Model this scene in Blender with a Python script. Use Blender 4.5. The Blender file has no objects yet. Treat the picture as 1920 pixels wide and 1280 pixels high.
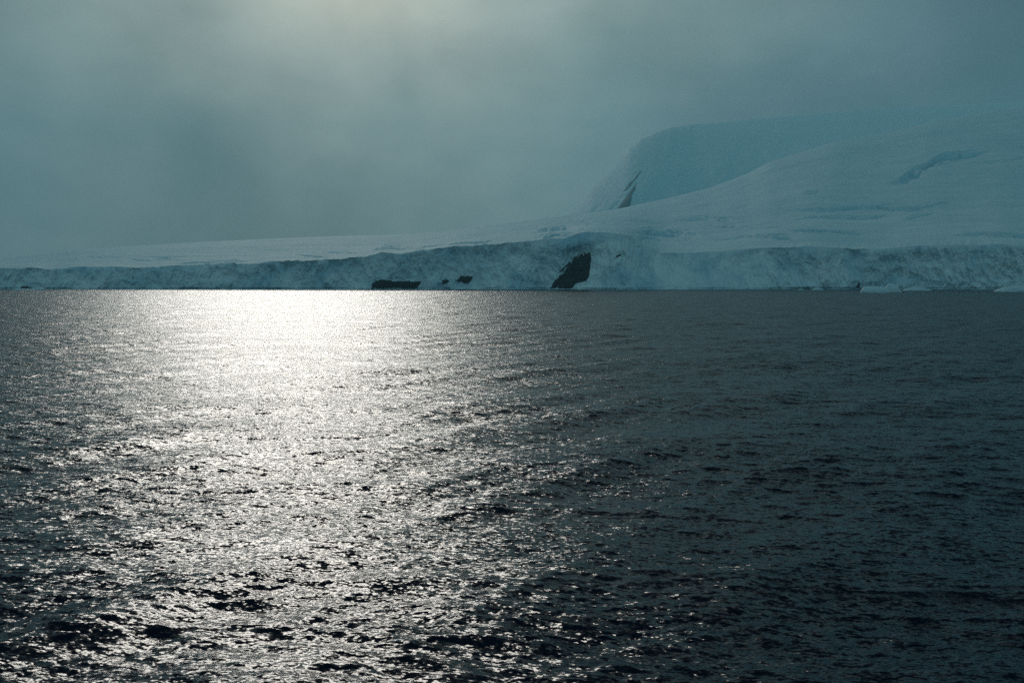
import bpy, math
import numpy as np

rng = np.random.default_rng(7)
S = bpy.context.scene
COL = S.collection
R = math.radians

# ------------------------------------------------------------------ camera
F = 2059.0            # focal length in pixels of the 1920 px wide photograph
CAM_H = 12.0          # deck height above the water, metres
PITCH = R(-3.28)
cam_d = bpy.data.cameras.new("camera"); cam = bpy.data.objects.new("camera", cam_d); COL.objects.link(cam)
cam_d.sensor_width = 36.0; cam_d.lens = 36.0 * F / 1920.0
cam_d.clip_start = 0.5; cam_d.clip_end = 60000
cam.location = (0, 0, CAM_H); cam.rotation_euler = (R(90) + PITCH, 0, 0)
S.camera = cam

# ------------------------------------------------------------------ sun, sky, exposure
SUN_AZ = R(-11.4)      # measured from +Y, positive to the right
SUN_EL = R(17.5)
sun_dir = (math.sin(SUN_AZ) * math.cos(SUN_EL), math.cos(SUN_AZ) * math.cos(SUN_EL), math.sin(SUN_EL))
sd = bpy.data.lights.new("sun", 'SUN'); sun = bpy.data.objects.new("sun", sd); COL.objects.link(sun)
sd.energy = 0.88; sd.angle = R(16.0); sd.color = (1.0, 0.955, 0.875)
sun.rotation_euler = (R(90) - SUN_EL, 0, -SUN_AZ + math.pi)
# lamp shines along its local -Z; check: aim it away from sun_dir
from mathutils import Vector
sun.rotation_euler = Vector(sun_dir).to_track_quat('Z', 'Y').to_euler()

W = bpy.data.worlds.new("World"); S.world = W; W.use_nodes = True
nt = W.node_tree; nt.nodes.clear()


class G:
    """tiny helper for node graphs"""
    def __init__(s, tree): s.t = tree
    def n(s, typ, **kw):
        nd = s.t.nodes.new(typ)
        for k, v in kw.items(): setattr(nd, k, v)
        return nd
    def l(s, a, b): s.t.links.new(a, b)
    def put(s, sock, v):
        if hasattr(v, 'is_output') or isinstance(v, bpy.types.NodeSocket): s.l(v, sock)
        else: sock.default_value = v
    def m(s, op, a, b=0.0, c=0.0, clamp=False):
        nd = s.n('ShaderNodeMath', operation=op, use_clamp=clamp)
        for i, v in enumerate((a, b, c)): s.put(nd.inputs[i], v)
        return nd.outputs[0]
    def v(s, op, a, b=(0, 0, 0), out=0):
        nd = s.n('ShaderNodeVectorMath', operation=op)
        s.put(nd.inputs[0], a); s.put(nd.inputs[1], b)
        return nd.outputs[out]
    def scale(s, a, f):
        nd = s.n('ShaderNodeVectorMath', operation='SCALE')
        s.put(nd.inputs[0], a); s.put(nd.inputs[3], f)
        return nd.outputs[0]
    def mix(s, f, a, b, blend='MIX'):
        nd = s.n('ShaderNodeMix', data_type='RGBA', blend_type=blend)
        s.put(nd.inputs[0], f); s.put(nd.inputs[6], a); s.put(nd.inputs[7], b)
        return nd.outputs[2]
    def rng(s, x, a, b, c=0.0, d=1.0, smooth=False):
        nd = s.n('ShaderNodeMapRange', interpolation_type='SMOOTHSTEP' if smooth else 'LINEAR')
        s.put(nd.inputs[0], x)
        for i, v in enumerate((a, b, c, d)): nd.inputs[i + 1].default_value = v
        return nd.outputs[0]
    def noise(s, vec, scale, detail=4, rough=0.55, out=0, dist=0.0):
        nd = s.n('ShaderNodeTexNoise')
        s.put(nd.inputs['Vector'], vec); nd.inputs['Scale'].default_value = scale
        nd.inputs['Detail'].default_value = detail; nd.inputs['Roughness'].default_value = rough
        nd.inputs['Distortion'].default_value = dist
        return nd.outputs[out]


g = G(nt)
tc = g.n('ShaderNodeTexCoord')
D = g.v('NORMALIZE', tc.outputs['Generated'])
sky = g.n('ShaderNodeTexSky', sky_type='NISHITA'); sky.sun_disc = False
sky.sun_elevation = SUN_EL; sky.sun_rotation = SUN_AZ
ga, ge = R(-7.8), R(17.5)      # the brightest thin spot of the cloud sits a little right of the sun
cosang = g.v('DOT_PRODUCT', D, (math.sin(ga) * math.cos(ge), math.cos(ga) * math.cos(ge), math.sin(ge)), out=1)
ang = g.m('ARCCOSINE', g.m('MINIMUM', cosang, 0.99999))            # angle from the sun, radians
sep = g.n('ShaderNodeSeparateXYZ'); g.l(D, sep.inputs[0])
# veil of fog cloud: teal base, a lighter side towards the sun, soft patches
patch = g.noise(g.v('MULTIPLY', D, (1.0, 1.0, 1.2)), 4.6, 3, 0.5)
patch2 = g.noise(g.v('MULTIPLY', D, (1.0, 1.0, 1.5)), 8.0, 4, 0.55, dist=0.3)
glow1 = g.m('EXPONENT', g.m('MULTIPLY', g.m('POWER', g.m('DIVIDE', ang, R(6.0)), 1.6), -1.0))
glow2 = g.m('EXPONENT', g.m('MULTIPLY', g.m('DIVIDE', ang, R(15.5)), -1.0))
base = g.mix(g.rng(ang, R(7), R(34), 0, 1, smooth=True), (0.125, 0.225, 0.235, 1), (0.034, 0.092, 0.122, 1))
base = g.mix(1.0, base, g.rng(patch, 0.3, 0.7, 0.72, 1.28), 'MULTIPLY')
# a darker bank of cloud low behind the mountain
bank = g.m('MULTIPLY', g.rng(g.m('ADD', sep.outputs[0], g.m('MULTIPLY', sep.outputs[2], -0.25)), 0.055, 0.16, 0, 1, smooth=True), g.rng(g.m('ADD', sep.outputs[2], g.m('MULTIPLY', patch2, 0.05)), 0.155, 0.235, 1, 0, smooth=True))
base = g.mix(g.m('MULTIPLY', bank, 0.75), base, (0.030, 0.080, 0.105, 1))
# unseen sky darkened overhead to deepen water reflections, brightened behind as added cliff fill
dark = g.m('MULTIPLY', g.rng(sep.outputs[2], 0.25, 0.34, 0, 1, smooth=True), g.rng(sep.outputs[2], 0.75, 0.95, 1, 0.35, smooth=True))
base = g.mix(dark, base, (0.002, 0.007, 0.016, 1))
base = g.mix(g.rng(sep.outputs[1], 0.15, -0.45, 0, 1, smooth=True), base, (0.150, 0.285, 0.320, 1))  # brighter sky behind the camera, added to fill the ice cliff
c1 = g.mix(g.m('MULTIPLY', glow2, g.m('MULTIPLY', g.rng(patch2, 0.3, 0.7, 0.66, 1.34), g.rng(patch, 0.3, 0.7, 0.7, 1.3))), (0, 0, 0, 1), (0.360, 0.335, 0.275, 1))
c2 = g.mix(g.m('MULTIPLY', glow1, 1.0), (0, 0, 0, 1), (0.42, 0.32, 0.22, 1))
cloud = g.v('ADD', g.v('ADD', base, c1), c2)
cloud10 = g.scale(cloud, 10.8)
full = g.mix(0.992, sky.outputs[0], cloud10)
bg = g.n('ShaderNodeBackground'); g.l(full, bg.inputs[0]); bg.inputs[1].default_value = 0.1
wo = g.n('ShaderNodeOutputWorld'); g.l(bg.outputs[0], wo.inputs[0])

S.view_settings.view_transform = 'Standard'; S.view_settings.look = 'None'
S.view_settings.exposure = 0.0; S.view_settings.gamma = 1.0
S.render.engine = 'CYCLES'
S.cycles.use_denoising = False
S.cycles.max_bounces = 5; S.cycles.volume_bounces = 1; S.cycles.diffuse_bounces = 2; S.cycles.glossy_bounces = 3
S.cycles.sample_clamp_indirect = 3.0; S.cycles.sample_clamp_direct = 0.0

# ------------------------------------------------------------------ numeric helpers
def elev(py):
    """tangent of elevation (z over y) of a picture row of the photograph"""
    v = (640.0 - np.asarray(py, float)) / F
    return (math.sin(PITCH) + v * math.cos(PITCH)) / (math.cos(PITCH) - v * math.sin(PITCH))

def side(px, py=522.0):
    v = (640.0 - py) / F
    return (np.asarray(px, float) - 960.0) / F / (math.cos(PITCH) - v * math.sin(PITCH))

def hashn(ix, iy, seed):
    h = (ix.astype(np.int64) * 374761393 + iy.astype(np.int64) * 668265263 + seed * 1442695041) & 0xffffffff
    h = ((h ^ (h >> 13)) * 1274126177) & 0xffffffff
    h = ((h ^ (h >> 16)) * 2246822519) & 0xffffffff
    return ((h ^ (h >> 15)) & 0xffff) / 65535.0

def vnoise(x, y, seed=0):
    """value noise in -1..1"""
    ix = np.floor(x); iy = np.floor(y); fx = x - ix; fy = y - iy
    fx = fx * fx * fx * (fx * (fx * 6 - 15) + 10); fy = fy * fy * fy * (fy * (fy * 6 - 15) + 10)
    a = hashn(ix, iy, seed); b = hashn(ix + 1, iy, seed); c = hashn(ix, iy + 1, seed); d = hashn(ix + 1, iy + 1, seed)
    return ((a + (b - a) * fx) * (1 - fy) + (c + (d - c) * fx) * fy) * 2 - 1

def fbm(x, y, seed=0, octv=5, rough=0.5, ridged=False):
    s = 0.0; a = 1.0; t = 0.0
    for k in range(octv):
        n = vnoise(x, y, seed + k * 17)
        if ridged: n = 1 - 2 * np.abs(n)
        s = s + a * n; t += a; a *= rough
        x, y = (x * 0.8 - y * 0.6) * 2.03 + 5.2, (x * 0.6 + y * 0.8) * 2.03 - 3.1
    return s / t

def sstep(x, a, b):
    t = np.clip((x - a) / (b - a), 0, 1); return t * t * (3 - 2 * t)

def grid_mesh(name, P, mat, closed=False, smooth=True):
    """P: rows x cols x 3 -> one quad sheet"""
    r, c, _ = P.shape
    idx = np.arange(r * c).reshape(r, c)
    if closed: idx = np.concatenate([idx, idx[:, :1]], 1)
    q = np.stack([idx[:-1, :-1], idx[:-1, 1:], idx[1:, 1:], idx[1:, :-1]], -1).reshape(-1, 4)
    return raw_mesh(name, P.reshape(-1, 3), q, mat, smooth)

def raw_mesh(name, V, q, mat, smooth=True):
    me = bpy.data.meshes.new(name)
    me.vertices.add(len(V)); me.vertices.foreach_set('co', np.ascontiguousarray(V, dtype=np.float32).ravel())
    n = len(q); k = q.shape[1]
    me.loops.add(n * k); me.loops.foreach_set('vertex_index', np.ascontiguousarray(q, dtype=np.int32).ravel())
    me.polygons.add(n); me.polygons.foreach_set('loop_start', np.arange(0, n * k, k, dtype=np.int32))
    me.polygons.foreach_set('loop_total', np.full(n, k, dtype=np.int32))
    me.polygons.foreach_set('use_smooth', np.full(n, smooth, dtype=bool))
    me.update(calc_edges=True); me.validate()
    me.materials.append(mat)
    o = bpy.data.objects.new(name, me); COL.objects.link(o)
    return o

def tag(o, label=None, cat=None, group=None, kind=None):
    if label: o['label'] = label
    if cat: o['category'] = cat
    if group: o['group'] = group
    if kind: o['kind'] = kind
    return o

# ------------------------------------------------------------------ materials
def new_mat(name):
    m = bpy.data.materials.new(name); m.use_nodes = True
    m.node_tree.nodes.clear(); gg = G(m.node_tree)
    out = gg.n('ShaderNodeOutputMaterial'); b = gg.n('ShaderNodeBsdfPrincipled')
    gg.l(b.outputs[0], out.inputs[0])
    return m, gg, b, out

def water_material():
    m, g, b, out = new_mat("sea_water"); b.inputs['Specular IOR Level'].default_value = 0.20
    geo = g.n('ShaderNodeNewGeometry'); P = geo.outputs['Position']; N = geo.outputs['Normal']
    b.inputs['Base Color'].default_value = (0.0004, 0.007, 0.019, 1)
    b.inputs['IOR'].default_value = 1.333
    # ripples: random slopes at several sizes, crests lying across the wind
    rot = g.n('ShaderNodeVectorRotate', rotation_type='Z_AXIS'); g.l(P, rot.inputs['Vector']); rot.inputs['Angle'].default_value = R(12)
    Q = g.v('MULTIPLY', rot.outputs[0], (0.62, 1.0, 1.0))
    tot = None
    for sc, amp in ((0.55, 0.2), (1.7, 0.55), (4.5, 0.95), (10.0, 0.80)):
        c = g.noise(Q, sc, 1.0, 0.5, out=1)
        s = g.scale(g.v('SUBTRACT', c, (0.5, 0.5, 0.5)), amp)
        tot = s if tot is None else g.v('ADD', tot, s)
    # gusts: patches of rougher and calmer water
    gust = g.noise(g.v('MULTIPLY', rot.outputs[0], (0.35, 1.0, 1.0)), 0.10, 3, 0.6)
    tot = g.scale(tot, g.rng(gust, 0.3, 0.7, 0.65, 1.35))
    ra = g.n('ShaderNodeAttribute', attribute_name='ripple')
    g.l(g.rng(ra.outputs['Fac'], 1.0, 1.6, 0.17, 0.36), b.inputs['Roughness'])
    tot = g.v('MULTIPLY', tot, (1.0, 1.0, 0.0))
    g.l(g.v('NORMALIZE', g.v('ADD', N, tot)), b.inputs['Normal'])
    return m

def snow_material():
    m, g, b, out = new_mat("snow")
    geo = g.n('ShaderNodeNewGeometry'); P = geo.outputs['Position']
    n1 = g.noise(g.v('MULTIPLY', P, (0.35, 1.0, 1.6)), 0.018, 6, 0.6)
    col = g.mix(g.rng(n1, 0.35, 0.7), (0.62, 0.83, 0.87, 1), (0.52, 0.75, 0.82, 1))
    at = g.n('ShaderNodeAttribute', attribute_name='ice_shade')        # scarp shade painted in as a darker tint of exposed blue ice
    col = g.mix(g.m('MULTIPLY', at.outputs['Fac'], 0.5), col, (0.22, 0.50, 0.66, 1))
    g.l(col, b.inputs['Base Color'])
    b.inputs['Roughness'].default_value = 0.75; b.inputs['Specular IOR Level'].default_value = 0.2
    bp = g.n('ShaderNodeBump'); bp.inputs['Distance'].default_value = 5.0; bp.inputs['Strength'].default_value = 0.8
    g.l(g.noise(g.v('MULTIPLY', P, (0.22, 1.0, 3.0)), 0.035, 7, 0.62, dist=0.3), bp.inputs['Height']); g.l(bp.outputs[0], b.inputs['Normal'])
    return m

def ice_material():
    m, g, b, out = new_mat("glacier_ice")
    geo = g.n('ShaderNodeNewGeometry'); P = geo.outputs['Position']
    n1 = g.noise(g.v('MULTIPLY', P, (1.0, 0.3, 1.3)), 0.022, 5, 0.62, dist=0.6)
    n2 = g.noise(g.v('MULTIPLY', P, (1.0, 0.3, 0.35)), 0.13, 5, 0.6)
    col = g.mix(g.rng(n1, 0.38, 0.66), (0.78, 0.89, 0.91, 1), (0.40, 0.61, 0.72, 1))
    col = g.mix(g.rng(n2, 0.55, 0.8, 0, 0.55), col, (0.82, 0.88, 0.90, 1))
    g.l(col, b.inputs['Base Color'])
    b.inputs['Roughness'].default_value = 0.6; b.inputs['Specular IOR Level'].default_value = 0.3
    bp = g.n('ShaderNodeBump'); bp.inputs['Distance'].default_value = 2.0; bp.inputs['Strength'].default_value = 0.5
    g.l(g.noise(g.v('MULTIPLY', P, (1.0, 0.5, 0.8)), 0.22, 5, 0.62, dist=0.2), bp.inputs['Height']); g.l(bp.outputs[0], b.inputs['Normal'])
    return m

def rock_material():
    m, g, b, out = new_mat("dark_rock")
    geo = g.n('ShaderNodeNewGeometry'); P = geo.outputs['Position']
    n = g.noise(P, 0.3, 6, 0.6)
    g.l(g.mix(n, (0.003, 0.003, 0.005, 1), (0.014, 0.012, 0.016, 1)), b.inputs['Base Color'])
    b.inputs['Roughness'].default_value = 0.85
    bp = g.n('ShaderNodeBump'); bp.inputs['Distance'].default_value = 1.0; bp.inputs['Strength'].default_value = 0.8
    g.l(g.noise(P, 0.8, 5, 0.6), bp.inputs['Height']); g.l(bp.outputs[0], b.inputs['Normal'])
    return m

def floe_material():
    m, g, b, out = new_mat("floating_ice")
    geo = g.n('ShaderNodeNewGeometry'); P = geo.outputs['Position']
    n = g.noise(P, 0.35, 5, 0.6)
    g.l(g.mix(g.rng(n, 0.35, 0.7), (0.74, 0.86, 0.89, 1), (0.50, 0.72, 0.82, 1)), b.inputs['Base Color'])
    b.inputs['Roughness'].default_value = 0.5
    bp = g.n('ShaderNodeBump'); bp.inputs['Distance'].default_value = 0.6; bp.inputs['Strength'].default_value = 0.7
    g.l(g.noise(P, 0.9, 4, 0.6), bp.inputs['Height']); g.l(bp.outputs[0], b.inputs['Normal'])
    return m

M_water, M_snow, M_ice, M_rock, M_floe = water_material(), snow_material(), ice_material(), rock_material(), floe_material()

# ------------------------------------------------------------------ sea
def build_sea():
    # rings round the ship: close rings fine, far rings coarse; fine in the 80 degrees ahead
    r = [0.0, 4.0, 8.0, 12.0, 15.0, 17.5]
    while r[-1] < 1350: r.append(r[-1] + max(0.05, 0.0021 * r[-1]))
    while r[-1] < 9000: r.append(r[-1] * 1.06)
    r = np.array(r); dr = np.gradient(r)
    a = np.concatenate([np.radians(np.linspace(-37, 37, 1500)), np.radians(np.linspace(37, 323, 180)[1:-1])])
    RR, AA = np.meshgrid(r, a, indexing='ij')
    X = (RR * np.sin(AA)).astype(np.float32); Y = (RR * np.cos(AA)).astype(np.float32)
    Z = np.zeros_like(X); DX = np.zeros_like(X); DY = np.zeros_like(X)
    miss = np.zeros(len(r))
    k_n = 84
    lam = np.exp(np.linspace(math.log(0.42), math.log(15.0), k_n)) * rng.uniform(0.93, 1.07, k_n)
    wind = R(12)       # waves run mostly towards the camera
    swell = [(L, R(-55) + rng.normal(0, 0.22), 0.025) for L in (4.6, 5.6, 7.1, 8.7, 10.9, 13.2, 16.5)]
    for L, th, sl in [(L, wind + rng.normal(0, 0.62), (0.0215 if 0.7 < L < 3.2 else 0.0185) * (1.0 if L < 1.6 else (1.6 / L) ** 0.55)) for L in lam] + swell:
        k = 2 * math.pi / L
        # slope per component: broad spectrum, fading at the longest waves
        amp = sl / k
        fade = np.clip((L / (dr * 2.2) - 1.0) / 1.5, 0, 1).astype(np.float32)     # drop waves the rings cannot carry
        miss += (1 - fade ** 2) * sl * sl / 2
        hi = np.max(np.nonzero(fade)[0]) + 1
        kx = k * math.sin(th); ky = k * math.cos(th)
        ph = kx * X[:hi] + ky * Y[:hi] + rng.uniform(0, 6.283)
        f = (fade[:hi] * amp)[:, None]
        Z[:hi] += f * np.cos(ph)
        s = np.sin(ph) * f * 0.75
        DX[:hi] -= s * math.sin(th); DY[:hi] -= s * math.cos(th)
    # groups of higher and lower waves
    G_ = (1.0 + 0.75 * fbm(X * 0.06, Y * 0.10, 31, 3)).astype(np.float32)
    Z *= G_; DX *= G_; DY *= G_
    P = np.stack([X + DX, Y + DY, Z], -1)
    # flip order so that normals point up
    o = grid_mesh("water", P, M_water, closed=True)
    tag(o, "dark rippled sea glittering under the veiled sun", None, None, 'structure')
    at = o.data.attributes.new('ripple', 'FLOAT', 'POINT')     # how steep the waves are that the mesh is too coarse to carry
    at.data.foreach_set('value', (np.sqrt(1 + miss / 0.13 ** 2)[:, None] + 0 * X).astype(np.float32).ravel())
    return o
sea = build_sea()

# ------------------------------------------------------------------ glacier
PX = np.arange(-900, 2860, 1.35)
NC = len(PX)
lip_pts = np.array([(-900, 508), (-400, 505), (0, 503), (60, 502), (100, 505), (150, 500), (230, 500), (250, 503), (340, 497), (400, 495), (430, 493),
    (480, 495), (510, 490), (580, 488), (640, 485), (690, 480), (715, 474), (750, 475), (800, 468), (840, 463), (900, 460), (960, 455), (1000, 451),
    (1060, 446), (1082, 439), (1100, 436), (1170, 438), (1185, 443), (1205, 458), (1235, 474), (1300, 474), (1360, 470), (1440, 464), (1480, 464), (1520, 460),
    (1545, 463), (1600, 466), (1650, 467), (1690, 463), (1740, 459), (1800, 458), (1830, 459), (1870, 457), (1920, 460), (2050, 452), (2300, 458), (2860, 450)])
sky_pts = np.array([(-900, 500), (-400, 494), (-150, 489), (0, 484), (40, 481), (100, 474), (150, 468), (250, 461), (350, 455), (480, 449), (600, 444), (700, 441),
    (760, 439), (840, 433), (900, 425), (960, 417), (1040, 407), (1090, 401), (1160, 391), (1250, 372), (1330, 352), (1400, 325), (1440, 304),
    (1500, 285), (1560, 266), (1640, 253), (1700, 240), (1740, 229), (1800, 218), (1920, 198), (2100, 172), (2400, 145), (2860, 120)])
def smooth1(a, w):
    k = np.hanning(w); k /= k.sum(); return np.convolve(np.pad(a, w // 2, mode='edge'), k, 'valid')[:len(a)]
lipY = np.interp(PX, lip_pts[:, 0], lip_pts[:, 1])
lipY = lipY + (1.6 * fbm(PX / 9.0, PX * 0 + 6.1, 4, 4, 0.65) + 1.1 * np.round(2 * vnoise(PX / 14.0, PX * 0 + 1.7, 8)) / 2) * np.interp(PX, [1165, 1200, 1440, 1500], [1, 0.1, 0.1, 0.8])
lipY = lipY + 1.6 * fbm(PX / 26.0, PX * 0 + 3.3, 5, 4, 0.6) * np.interp(PX, [1190, 1230, 1420, 1500], [1, 0.3, 0.3, 0.6])
skyY = smooth1(np.interp(PX, sky_pts[:, 0], sky_pts[:, 1]), 25) + 0.5 * fbm(PX / 60.0, PX * 0 + 8.3, 6, 3)
U = side(PX)                                        # x over y of each column
foot = 1205 + 26 * fbm(PX / 240.0, PX * 0 + 1.5, 9, 3) + np.interp(PX, [-900, 0, 700, 1000, 1150, 1250, 1400, 1920, 2860], [-60, 10, 20, 0, -35, -30, 10, -20, -80])
setback = np.interp(PX, [-900, 600, 1000, 1100, 1190, 1300, 1420, 1550, 2860], [9, 11, 14, 16, 50, 60, 30, 13, 12])
lip_e = elev(lipY)
# cliff face, waterline to lip
NR = 95
tt = np.linspace(0, 1, NR)[:, None]
lipD = foot + setback
lipZ = CAM_H + lip_e * lipD
Zc = -3.0 + (lipZ + 3.0)[None, :] * tt
prof = 0.75 * (1 - (1 - tt) ** 2.2) + 0.25 * tt
Yc = foot[None, :] + setback[None, :] * prof
Xm = U[None, :] * Yc                                 # metres along the front
# broken ice: buttresses, leaning fractures, blocks
n1 = fbm(Xm / 42.0 + 0 * Zc, Zc / 60.0, 11, 3, 0.55)
n2 = fbm((Xm + 0.3 * Zc) / 19.0, Zc / 17.0, 12, 4, 0.5, ridged=True)
n3 = fbm(Xm / 3.2, Zc / 4.5, 13, 3, 0.6)
n4 = fbm((Xm + 2.5 * vnoise(Xm / 20, Zc / 9, 19)) / 5.5, Zc / 32.0, 18, 4, 0.6, ridged=True)      # upright fractures
blk = np.floor(fbm(Xm / 9.0, Zc / 8.0, 14, 3) * 4) / 4
rough_amt = np.interp(PX, [1100, 1200, 1400, 1500], [1, 0.85, 0.8, 1])[None, :]
taper = np.clip(tt * 8, 0, 1) * 0.6 + 0.4
disp = rough_amt * (9.0 * n1 + 2.2 * n2 + 0.5 * n3 + 1.2 * blk + 4.2 * n4) * taper
disp *= (1 - 0.85 * tt ** 10)
# the ice bulges round the tall rock face and hangs over its top
disp += 13 * np.exp(-((PX[None, :] - 1150) / 38.0) ** 2) * np.sin(np.pi * np.clip(tt * 0.9, 0, 1)) + 8 * np.exp(-((PX[None, :] - 1085) / 40.0) ** 2) * np.exp(-((tt - 0.82) / 0.12) ** 2)
notch = 3.2 * np.exp(-((Zc - 0.6) / 1.0) ** 2) * (0.5 + 0.5 * vnoise(Xm / 30, Zc * 0, 3))    # the sea has cut a dark line at the foot
Yc2 = Yc - disp + notch
# ledges of fallen snow at the foot
def ledge(p0, p1, h, out):
    w = sstep(PX, p0, p0 + 12) * (1 - sstep(PX, p1 - 12, p1))
    return (w[None, :] * out * (1 - sstep(Zc, h * 0.5, h)))
Yc2 = Yc2 - ledge(1072, 1215, 4.5, 11) - ledge(1262, 1300, 5, 9) - ledge(840, 905, 2.4, 6) - ledge(660, 700, 3, 5) - ledge(1395, 1440, 3, 7)
Pc = np.stack([U[None, :] * Yc2, Yc2, Zc], -1)

def dent_lines(px, py):
    """crevasses and wind scarps of the snow slope: depth in metres below the drift, cut just under each line"""
    d = np.zeros_like(px)
    def scarp(pts, w, a):
        nonlocal d
        pts = np.array(pts, float)
        x0, x1 = pts[0, 0], pts[-1, 0]
        m = (px[0] > x0 - 10) & (px[0] < x1 + 10)
        X_, Y_ = px[:, m], py[:, m]
        ends = sstep(X_, x0, x0 + 0.4 * (x1 - x0)) * (1 - sstep(X_, x1 - 0.45 * (x1 - x0), x1))
        for k, (off, ww, aa) in enumerate(((0, 0.34, 0.8), (2.6, 0.2, 0.5), (-2.2, 0.16, 0.35)) if w < 10 else ((0, 0.7, 1.0), (6.5, 0.2, 0.4), (-3.5, 0.12, 0.3))):
            ly = np.interp(X_, pts[:, 0], pts[:, 1]) + off + 1.5 * vnoise(X_ / 31.0, X_ * 0 + x0 + k * 7, 21) + 0.7 * vnoise(X_ / 8.0, X_ * 0 + x0 + k * 5, 22)
            below = Y_ - ly
            amp = np.clip(0.6 + 1.3 * fbm(X_ / 45.0 + x0 + 9 * k, X_ * 0, 23, 3), 0.0, 1.3) if w < 10 else np.clip(0.75 + 0.9 * fbm(X_ / 40.0 + k, Y_ / 6.0, 23, 3), 0, 1.3)
            d[:, m] += 1.9 * a * aa * ends * amp * np.where(below > 0, np.exp(-below / (ww * w)), np.exp(-(below / 0.4) ** 2))
    scarp([(1655, 349), (1690, 335), (1720, 318), (1745, 300), (1770, 291), (1800, 288), (1850, 283), (1860, 280)], 11, 17)
    scarp([(1688, 327), (1720, 312), (1760, 306), (1800, 303), (1840, 290)], 4, 4)
    scarp([(1800, 312), (1840, 308), (1870, 305), (1900, 299), (1960, 290)], 6, 8)
    scarp([(1890, 271), (1910, 270), (1990, 268)], 4, 6)
    scarp([(1440, 396), (1480, 393), (1520, 389), (1620, 386), (1720, 384), (1780, 377), (1840, 369)], 7, 6)
    scarp([(1470, 408), (1510, 404), (1540, 401), (1600, 402), (1690, 398)], 6, 6)
    scarp([(1250, 413), (1330, 409), (1360, 411), (1440, 413)], 5, 5)
    scarp([(1340, 410), (1358, 411), (1372, 412)], 3, 5)
    scarp([(1300, 424), (1400, 420), (1500, 428), (1560, 424)], 5, 4)
    scarp([(1460, 441), (1520, 436), (1580, 438), (1650, 445)], 6, 7)
    scarp([(1500, 366), (1520, 365), (1540, 362)], 3, 6)
    scarp([(1745, 420), (1770, 430), (1790, 438), (1840, 438), (1900, 441), (1990, 446)], 5, 8)
    scarp([(1740, 389), (1770, 399), (1800, 402)], 3, 4)
    scarp([(1680, 410), (1700, 407), (1720, 402), (1760, 396)], 4, 4)
    scarp([(985, 437), (1020, 430), (1060, 425), (1110, 428), (1130, 427)], 6, 7)
    scarp([(990, 452), (1040, 441), (1090, 437), (1130, 434)], 4, 6)
    scarp([(1040, 418), (1100, 415), (1160, 417), (1200, 416)], 3, 3)
    scarp([(680, 470), (710, 464), (735, 462), (800, 464), (860, 458)], 4, 5)
    scarp([(560, 466), (620, 468), (690, 470)], 3, 3)
    scarp([(540, 476), (600, 477), (640, 481)], 3, 4)
    scarp([(690, 457), (730, 456), (780, 460)], 3, 2.5)
    scarp([(820, 460), (880, 455), (960, 453)], 3, 3)
    scarp([(1180, 439), (1220, 429), (1260, 431), (1320, 440)], 12, 12)
    scarp([(1190, 450), (1215, 446), (1245, 452)], 6, 6)
    scarp([(1330, 447), (1400, 444), (1480, 449), (1530, 457)], 6, 5)
    scarp([(120, 486), (200, 482), (300, 484), (380, 481)], 3, 2)
    scarp([(300, 492), (360, 489), (430, 487), (500, 486)], 3, 3)
    return d

NS = 360
ss = np.linspace(0, 1, NS)[:, None]
skyD = np.interp(PX, [-900, 0, 1000, 1400, 1920, 2860], [1750, 1900, 2500, 3300, 4000, 4600])
lipD_s = smooth1(lipD, 261); lipY_s = smooth1(lipY, 61)
near = (1 - sstep(ss, 0, 0.05))
lipD2 = lipD_s[None, :] + (lipD - lipD_s)[None, :] * near
lipY2 = lipY_s[None, :] + (lipY - lipY_s)[None, :] * near
Ys = lipD2 + (skyD[None, :] - lipD2) * (0.55 * ss + 0.45 * (1 - np.sqrt(np.maximum(1 - ss ** 2.2, 0))))
py_s = lipY2 + (skyY[None, :] - lipY2) * ss
Zs = CAM_H + elev(py_s) * Ys
PXg = PX[None, :] + 0 * ss
Xs = U[None, :] * Ys
edge = sstep(ss, 0.0, 0.12) * (1 - sstep(ss, 0.9, 1.0))
und = 8.0 * fbm(Xs / 210.0, Ys / 330.0, 41, 3) + 1.3 * fbm(Xs / 45.0, Ys / 60.0, 44, 4, 0.55)
strat = fbm(Xs / 420.0, Zs / 7.0, 46, 3, 0.6)                                # faint drift layers along the contour
Zs = Zs + und * edge * np.interp(PX, [0, 1000, 1300], [0.35, 0.7, 1.0])[None, :] + (1.2 * strat * np.clip(0.6 + 1.6 * fbm(Xs / 300.0, Ys / 500.0, 49, 2), 0, 1.6) + 0.25 * fbm(Xs / 90.0, Zs / 3.0, 48, 3)) * edge
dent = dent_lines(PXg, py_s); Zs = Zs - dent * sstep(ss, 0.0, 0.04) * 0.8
# beyond the brow the snow rolls on and down, out of sight
tb = np.linspace(0, 1, 26)[1:, None]
Yb = skyD[None, :] + 900 * tb
Zb = Zs[-1][None, :] + (elev(skyY) * 900)[None, :] * tb - (20 + 0.30 * Zs[-1])[None, :] * (tb ** 1.3) * 1.6 - elev(skyY)[None, :] * 900 * tb
Zb = np.maximum(Zb, -3)
Psl = np.concatenate([np.stack([U[None, :] * Ys, Ys, Zs], -1), np.stack([U[None, :] * Yb, Yb, Zb], -1)], 0)
Psl[0] = Pc[-1]                                        # snow meets the cliff's lip
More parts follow.
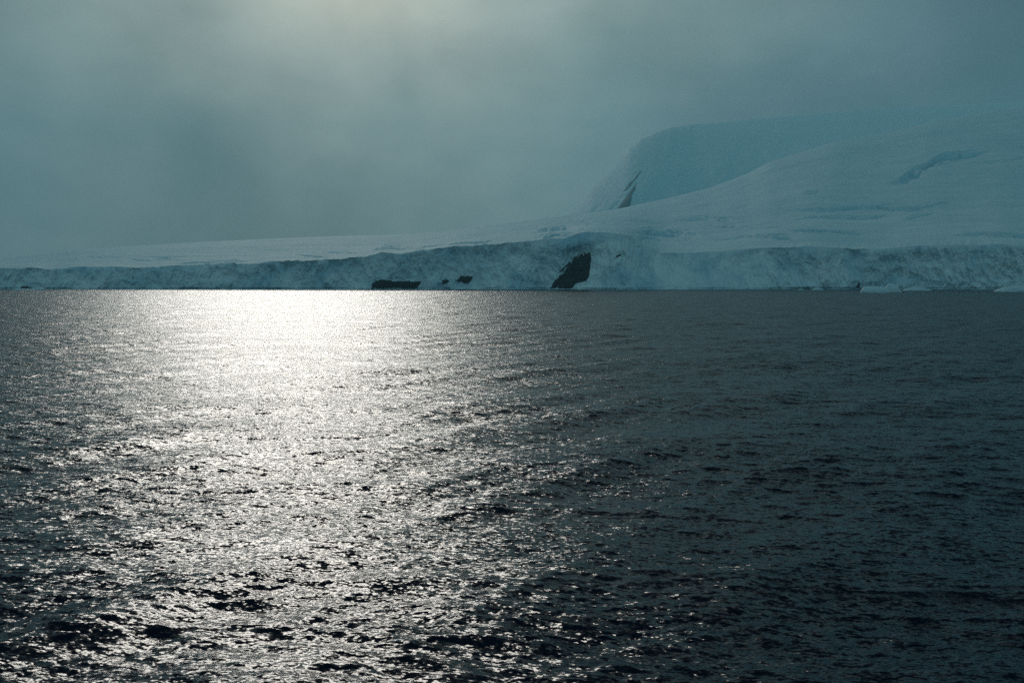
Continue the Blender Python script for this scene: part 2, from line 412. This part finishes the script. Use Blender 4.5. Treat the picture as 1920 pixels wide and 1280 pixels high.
# ease the first rows onto the lip
glacier = grid_mesh("glacier", Psl, M_snow)
bare = np.zeros(Psl.shape[:2], np.float32); bare[:NS] = np.clip(dent / 9.0, 0, 1) * np.clip(0.75 + fbm(PXg / 9.0, py_s / 2.5, 61, 3), 0.2, 1)  # blue ice tint with painted shade, following the depth of the scarps
glacier.data.attributes.new('ice_shade', 'FLOAT', 'POINT').data.foreach_set('value', bare.ravel())
tag(glacier, "long snow slope rising to the right above the ice cliff", None, None, 'structure')
cliff = grid_mesh("ice_cliff", Pc, M_ice); cliff.parent = glacier
cliff['label'] = "blue grey broken ice front standing in the sea"

# ------------------------------------------------------------------ rocks in the cliff
def poly_sdf(px, py, poly):
    """signed distance in photograph pixels, positive inside"""
    poly = np.array(poly, float); inside = np.zeros(px.shape, bool); dist = np.full(px.shape, 1e9)
    for i in range(len(poly)):
        x0, y0 = poly[i]; x1, y1 = poly[(i + 1) % len(poly)]
        cond = ((y0 > py) != (y1 > py)) & (px < (x1 - x0) * (py - y0) / (y1 - y0 + 1e-9) + x0)
        inside ^= cond
        t = np.clip(((px - x0) * (x1 - x0) + (py - y0) * (y1 - y0)) / ((x1 - x0) ** 2 + (y1 - y0) ** 2), 0, 1)
        dist = np.minimum(dist, np.hypot(px - x0 - t * (x1 - x0), py - y0 - t * (y1 - y0)))
    return np.where(inside, dist, -dist)

def surf_depth(px, py, Ysurf, Zsurf, cols=PX):
    """depth of a surface (rows x cols) seen at a picture position: smallest depth whose row passes there"""
    E = (Zsurf - CAM_H) / Ysurf; e = elev(py)
    ci = np.clip(((px - cols[0]) / (cols[1] - cols[0])).round().astype(int), 0, len(cols) - 1)
    out = np.zeros(px.shape)
    for c in np.unique(ci):
        mk = ci == c
        Ec = np.maximum.accumulate(E[:, c] + np.arange(E.shape[0]) * 1e-9)
        out[mk] = np.interp(e[mk], Ec, Ysurf[:, c])
    return out

def rock(name, poly, label, Ysurf, Zsurf, step=0.6, proud=3.0, streak=0.0, lean=(1.0, 0.6), cols=PX, rough=1.6, mat=None, back=8.0, scale=1.0):
    poly = np.array(poly, float)
    x0, y0 = poly.min(0) - 5; x1, y1 = poly.max(0) + 5
    gx = np.arange(x0, x1, step); gy = np.arange(y1, y0, -step)
    A, B = np.meshgrid(gx, gy)
    sdf = poly_sdf(A, B, poly) + rough * fbm(A / 6.0, B / 6.0, 71, 4, 0.6)
    base = surf_depth(A, B, Ysurf, Zsurf, cols)
    h = np.clip(sdf / 3.0, -1, 1) * proud
    h = h + 0.35 * proud * fbm(A / 5.0, B / 5.0, 72, 4, 0.6) * (sdf > 0)
    if streak:
        s = fbm((A * lean[0] + B * lean[1]) / 2.2, (A * -lean[1] + B * lean[0]) / 16.0, 73, 3, 0.6)
        xl = np.where(sdf > 0, A, 1e9).min(1, keepdims=True)
        h = h - streak * np.clip(s - 0.05, 0, 1) * 9 * (1 - sstep(A - xl, 5, 24)) * (sdf > -2)
    Yr = base - h * scale
    u = side(A)
    Z = CAM_H + elev(B) * base - 0.0 * h
    Pf = np.stack([u * Yr, Yr, Z], -1)
    keep = sdf > -3.0
    r, c = A.shape
    idx = np.arange(r * c).reshape(r, c)
    ck = keep[:-1, :-1] & keep[:-1, 1:] & keep[1:, 1:] & keep[1:, :-1]
    q = np.stack([idx[:-1, :-1], idx[:-1, 1:], idx[1:, 1:], idx[1:, :-1]], -1)[ck]
    # back face gives the rock its own thickness inside the ice
    Pb = Pf.copy(); Yb = base + back * scale; Pb[..., 0] = u * Yb; Pb[..., 1] = Yb
    V = np.concatenate([Pf.reshape(-1, 3), Pb.reshape(-1, 3)]); off = r * c
    qb = q[:, ::-1] + off
    # rim
    e = np.concatenate([q[:, [0, 1]], q[:, [1, 2]], q[:, [2, 3]], q[:, [3, 0]]])
    key = np.sort(e, 1); _, inv, cnt = np.unique(key[:, 0] * 10 ** 7 + key[:, 1], return_inverse=True, return_counts=True)
    be = e[cnt[inv] == 1]
    qr = np.stack([be[:, 1], be[:, 0], be[:, 0] + off, be[:, 1] + off], -1)
    Q = np.concatenate([q, qb, qr])
    used, inv = np.unique(Q, return_inverse=True)
    V = V[used]; Q = inv.reshape(Q.shape)
    cen = V.mean(0).copy(); cen[2] = V[:, 2].min()
    o = raw_mesh(name, V - cen, Q, mat or M_rock); o.location = cen
    return tag(o, label, "rock", None, None)

rock("rock_outcrop", [(1031, 541), (1040, 524), (1052, 506), (1066, 492), (1078, 481), (1090, 476), (1107, 473), (1109, 482), (1107, 500), (1105, 516), (1100, 527),
    (1080, 531), (1072, 541)], "tall black rock face leaning right in the middle of the ice cliff", Yc2, Zc, streak=1.0, lean=(0.8, 0.55), proud=2.2, rough=1.1)
rock("rock_outcrop", [(697, 541), (699, 528), (716, 524), (745, 527), (770, 527), (790, 528), (786, 535), (780, 540), (752, 540)],
     "long low black rock at the waterline under the left ice cliff", Yc2, Zc, streak=0.0, proud=2.5, rough=3.0)
rock("rock_outcrop", [(829, 533), (829, 525), (835, 523), (841, 524), (842, 529), (836, 532)],
     "smallest dark rock knob in the ice just left of a ragged dark rock", Yc2, Zc, proud=2.0, rough=1.0)
rock("rock_outcrop", [(850, 526), (858, 519), (872, 517), (887, 518), (882, 527), (876, 533), (868, 529), (856, 530)],
     "ragged snow-streaked dark rock low in the ice cliff", Yc2, Zc, streak=1.2, proud=2.0, rough=2.0)
rock("rock_outcrop", [(1152, 486), (1156, 479), (1163, 476), (1165, 479), (1158, 482)],
     "tiny dark rock chip high in the ice right of the tall rock face", Yc2, Zc, proud=1.6, rough=0.8)

rock("rock_outcrop", [(38, 541), (40, 536), (46, 537), (50, 535), (54, 539), (57, 538), (58, 541)],
     "tiny dark lumps behind the thin pale floe at far left", Yc2, Zc, proud=2.6, rough=0.8)
rock("rock_outcrop", [(1605, 539), (1608, 533), (1611, 529), (1613, 531), (1612, 538)],
     "small dark spur at the waterline just left of the largest flat floe", Yc2, Zc, proud=2.4, rough=0.7)

# ------------------------------------------------------------------ mountain behind
MX = np.arange(1000, 2900, 2.2)
mt_pts = np.array([(1000, 432), (1040, 412), (1070, 395), (1090, 376), (1110, 350), (1135, 325), (1160, 299), (1178, 277), (1200, 262), (1225, 250), (1255, 240), (1290, 234),
    (1350, 229), (1450, 220), (1600, 208), (1750, 199), (1900, 192), (2200, 184), (2900, 180)])
mtop = np.interp(MX, mt_pts[:, 0], mt_pts[:, 1]) + 1.6 * fbm(MX / 24.0, MX * 0, 51, 4) * np.interp(MX, [1200, 1350], [1, 0.4])
mbase = np.interp(MX, [1000, 1100, 1250, 1500, 1900, 2900], [445, 440, 420, 360, 280, 220])
NM = 220
sm = np.linspace(0, 1, NM)[:, None]
Dm0 = 5200.0; Dm1 = np.interp(MX, [1000, 1150, 1300, 1500, 2900], [5700, 7200, 8600, 8700, 6900])
Ym = Dm0 + (Dm1[None, :] - Dm0) * (0.30 * sm + 0.70 * (1 - np.sqrt(np.maximum(1 - sm ** 1.7, 0))))
mtop_s = smooth1(np.interp(MX, mt_pts[:, 0], mt_pts[:, 1]), 15)
pym = mbase[None, :] + (mtop_s - mbase)[None, :] * sm + (mtop - mtop_s)[None, :] * sm ** 8
PXm = MX[None, :] + 0 * sm
crest = np.interp(pym, [230, 290, 320, 345, 390, 440], [1235, 1212, 1200, 1184, 1160, 1120])      # the rib that carries the bare rock
dc = PXm - crest
Ym = Ym - 170 * np.exp(-np.sqrt(dc ** 2 + 12 ** 2) / 70.0) * sstep(sm, 0, 0.2) * (1 - 0.7 * sm)
Ym = Ym + sstep(sm, 0, 0.1) * (1 - sm) * (170 * fbm(PXm / 70.0, pym / 60.0, 52, 6, 0.55) + 45 * fbm((PXm + pym) / 14.0, (pym - PXm) / 50.0, 53, 4, 0.55, ridged=True) * (dc < 40))
Um = side(MX)
Zm = CAM_H + elev(pym) * Ym
tb = np.linspace(0, 1, 8)[1:, None]
Yk = Ym[-1][None, :] + 900 * tb; Zk = Zm[-1][None, :] * (1 - 0.5 * tb)
Pm = np.concatenate([np.stack([Um[None, :] * Ym, Ym, Zm], -1), np.stack([Um[None, :] * Yk, Yk, Zk], -1)], 0)
mount = grid_mesh("mountain", Pm, M_snow)
tag(mount, "snowy mountain shoulder fading into fog behind the snow slope", None, None, 'structure')
for poly, lab, st, ro in (
    ([(1157, 391), (1168, 376), (1178, 362), (1187, 350), (1192, 343), (1190, 354), (1184, 368), (1182, 384), (1180, 391)], "dark triangular rock rib rising behind the snow slope", 0.0, 1.0),
    ([(1160, 366), (1168, 356), (1178, 345), (1190, 332), (1202, 318), (1206, 313), (1202, 322), (1192, 335), (1182, 348), (1172, 358)], "thin slanting rock rib above the dark triangular one", 0.25, 0.8)):
    rock("rock_rib", poly, lab, Ym, Zm, step=0.7, proud=2.2, streak=st, cols=MX, rough=ro, scale=6.0, lean=(0.7, 0.7), back=6.0)

# ------------------------------------------------------------------ floating ice
def floe(name, px0, px1, py_base, heights, label, group=None, seed=0, depth=None, cat="ice floe"):
    """a lump of ice on the water: heights = list of (0..1 along, metres)"""
    D_ = CAM_H / -float(elev(py_base)); xa = float(side(px0)) * D_; xb = float(side(px1)) * D_
    Lm = xb - xa; dep = depth or max(4.0, Lm * 0.45)
    nu, nv = 90, 46
    th = np.linspace(0, 2 * np.pi, nu, endpoint=False)[None, :]; v = np.linspace(0, 1, nv)[:, None]
    # super-ellipse plan, wobbling outline
    rad = 1 + 0.13 * fbm(np.cos(th) * 2.2 + 9 + seed, np.sin(th) * 2.2, 80 + seed, 3)
    rr = np.sin(v * np.pi / 2) ** 0.6
    cx = np.sign(np.cos(th)) * np.abs(np.cos(th)) ** 0.8; sy = np.sign(np.sin(th)) * np.abs(np.sin(th)) ** 0.8
    x = cx * rad * rr * Lm / 2; y = sy * rad * rr * dep / 2
    hs = np.array(heights, float); hx = np.interp((x / Lm + 0.5), hs[:, 0], hs[:, 1])
    topn = 0.30 * fbm(x / 2.6 + seed * 3, y / 2.6, 90 + seed, 4, 0.6, ridged=True)
    z = 0.85 * hx * (np.clip(1 - rr ** 7, 0, 1) ** 0.6) * (1 + topn)
    und_ = (v > 0.985)
    z = np.where(und_, -0.8, z)
    # waterline notch: the sides cut in a little just above the sea
    side_n = 0.25 * fbm(th * 3 + 0 * v, z * 0.9 + seed, 95, 3)
    x = x * (1 + 0.12 * side_n * rr); y = y * (1 + 0.2 * side_n * rr)
    P = np.stack([x, y + 0 * z, z], -1)
    idx = np.arange(nu * nv).reshape(nv, nu); idx = np.concatenate([idx, idx[:, :1]], 1)
    q = np.stack([idx[:-1, :-1], idx[1:, :-1], idx[1:, 1:], idx[:-1, 1:]], -1).reshape(-1, 4)
    V = P.reshape(-1, 3)
    # flat underside
    V = np.concatenate([V, [[0, 0, -1.2]]]); last = idx[-1]
    me_q = q
    o = raw_mesh(name, V, me_q, M_floe)
    # close with a fan
    import bmesh
    bm = bmesh.new(); bm.from_mesh(o.data); bm.verts.ensure_lookup_table()
    c = bm.verts[len(V) - 1]
    for i in range(nu):
        bm.faces.new((bm.verts[last[i]], c, bm.verts[last[i + 1]]))
    bmesh.ops.remove_doubles(bm, verts=bm.verts, dist=1e-4)
    bmesh.ops.recalc_face_normals(bm, faces=bm.faces)
    bm.to_mesh(o.data); bm.free()
    o.location = ((xa + xb) / 2, D_ + dep / 2, 0.0)
    return tag(o, label, cat, group)

GRP = "ice floes drifting along the foot of the ice cliff"
floe("ice_floe", 1617, 1672, 549.0, [(0, 3.8), (0.15, 5.2), (0.5, 5.4), (0.8, 5.0), (1, 4.8)], "largest pale floe, long and flat topped, off the right ice cliff", GRP, 1)
floe("ice_floe", 1660, 1693, 548.0, [(0, 4.2), (0.3, 7.6), (0.55, 6.8), (0.8, 4.5), (1, 1.8)], "rounded humped floe touching the end of the largest flat floe", GRP, 2)
floe("ice_floe", 1699, 1752, 545.0, [(0, 1.5), (0.2, 2.8), (0.5, 3.4), (0.75, 2.2), (1, 0.6)], "low thin floe tapering right, just right of the humped floe", GRP, 3)
floe("ice_floe", 1524, 1546, 544.2, [(0, 1.2), (0.4, 3.0), (0.7, 2.4), (1, 0.8)], "small lone floe left of the largest flat floe", GRP, 4)
floe("ice_floe", 1872, 1935, 547.0, [(0, 1.4), (0.3, 4.2), (0.55, 5.2), (0.85, 6.4), (1, 5.0)], "jagged floe cut by the right edge of the view", GRP, 5)
floe("ice_floe", 18, 76, 543.8, [(0, 0.7), (0.3, 1.6), (0.6, 1.3), (0.8, 3.0), (1, 3.2)], "thin pale floe under the far left end of the ice cliff", GRP, 6)
floe("ice_floe", 1498, 1508, 543.8, [(0, 0.8), (0.5, 1.5), (1, 0.6)], "tiniest speck of floating ice left of the small lone floe", GRP, 7)

# ------------------------------------------------------------------ haze
hz = bpy.data.materials.new("sea_fog"); hz.use_nodes = True; hz.node_tree.nodes.clear(); g = G(hz.node_tree)
out = g.n('ShaderNodeOutputMaterial'); pv = g.n('ShaderNodeVolumePrincipled'); g.l(pv.outputs[0], out.inputs['Volume'])
pv.inputs['Color'].default_value = (0.36, 0.80, 0.95, 1); pv.inputs['Density'].default_value = 1.05e-4; pv.inputs['Anisotropy'].default_value = 0.2
b = 10300.0
V = np.array([(x, y, z) for x in (-b, b) for y in (-b, b) for z in (-6.0, 1450.0)], float)
Q = np.array([(0, 1, 3, 2), (4, 6, 7, 5), (0, 4, 5, 1), (2, 3, 7, 6), (0, 2, 6, 4), (1, 5, 7, 3)])
haze = raw_mesh("haze", V, Q, hz, smooth=False)
tag(haze, None, None, None, 'stuff')
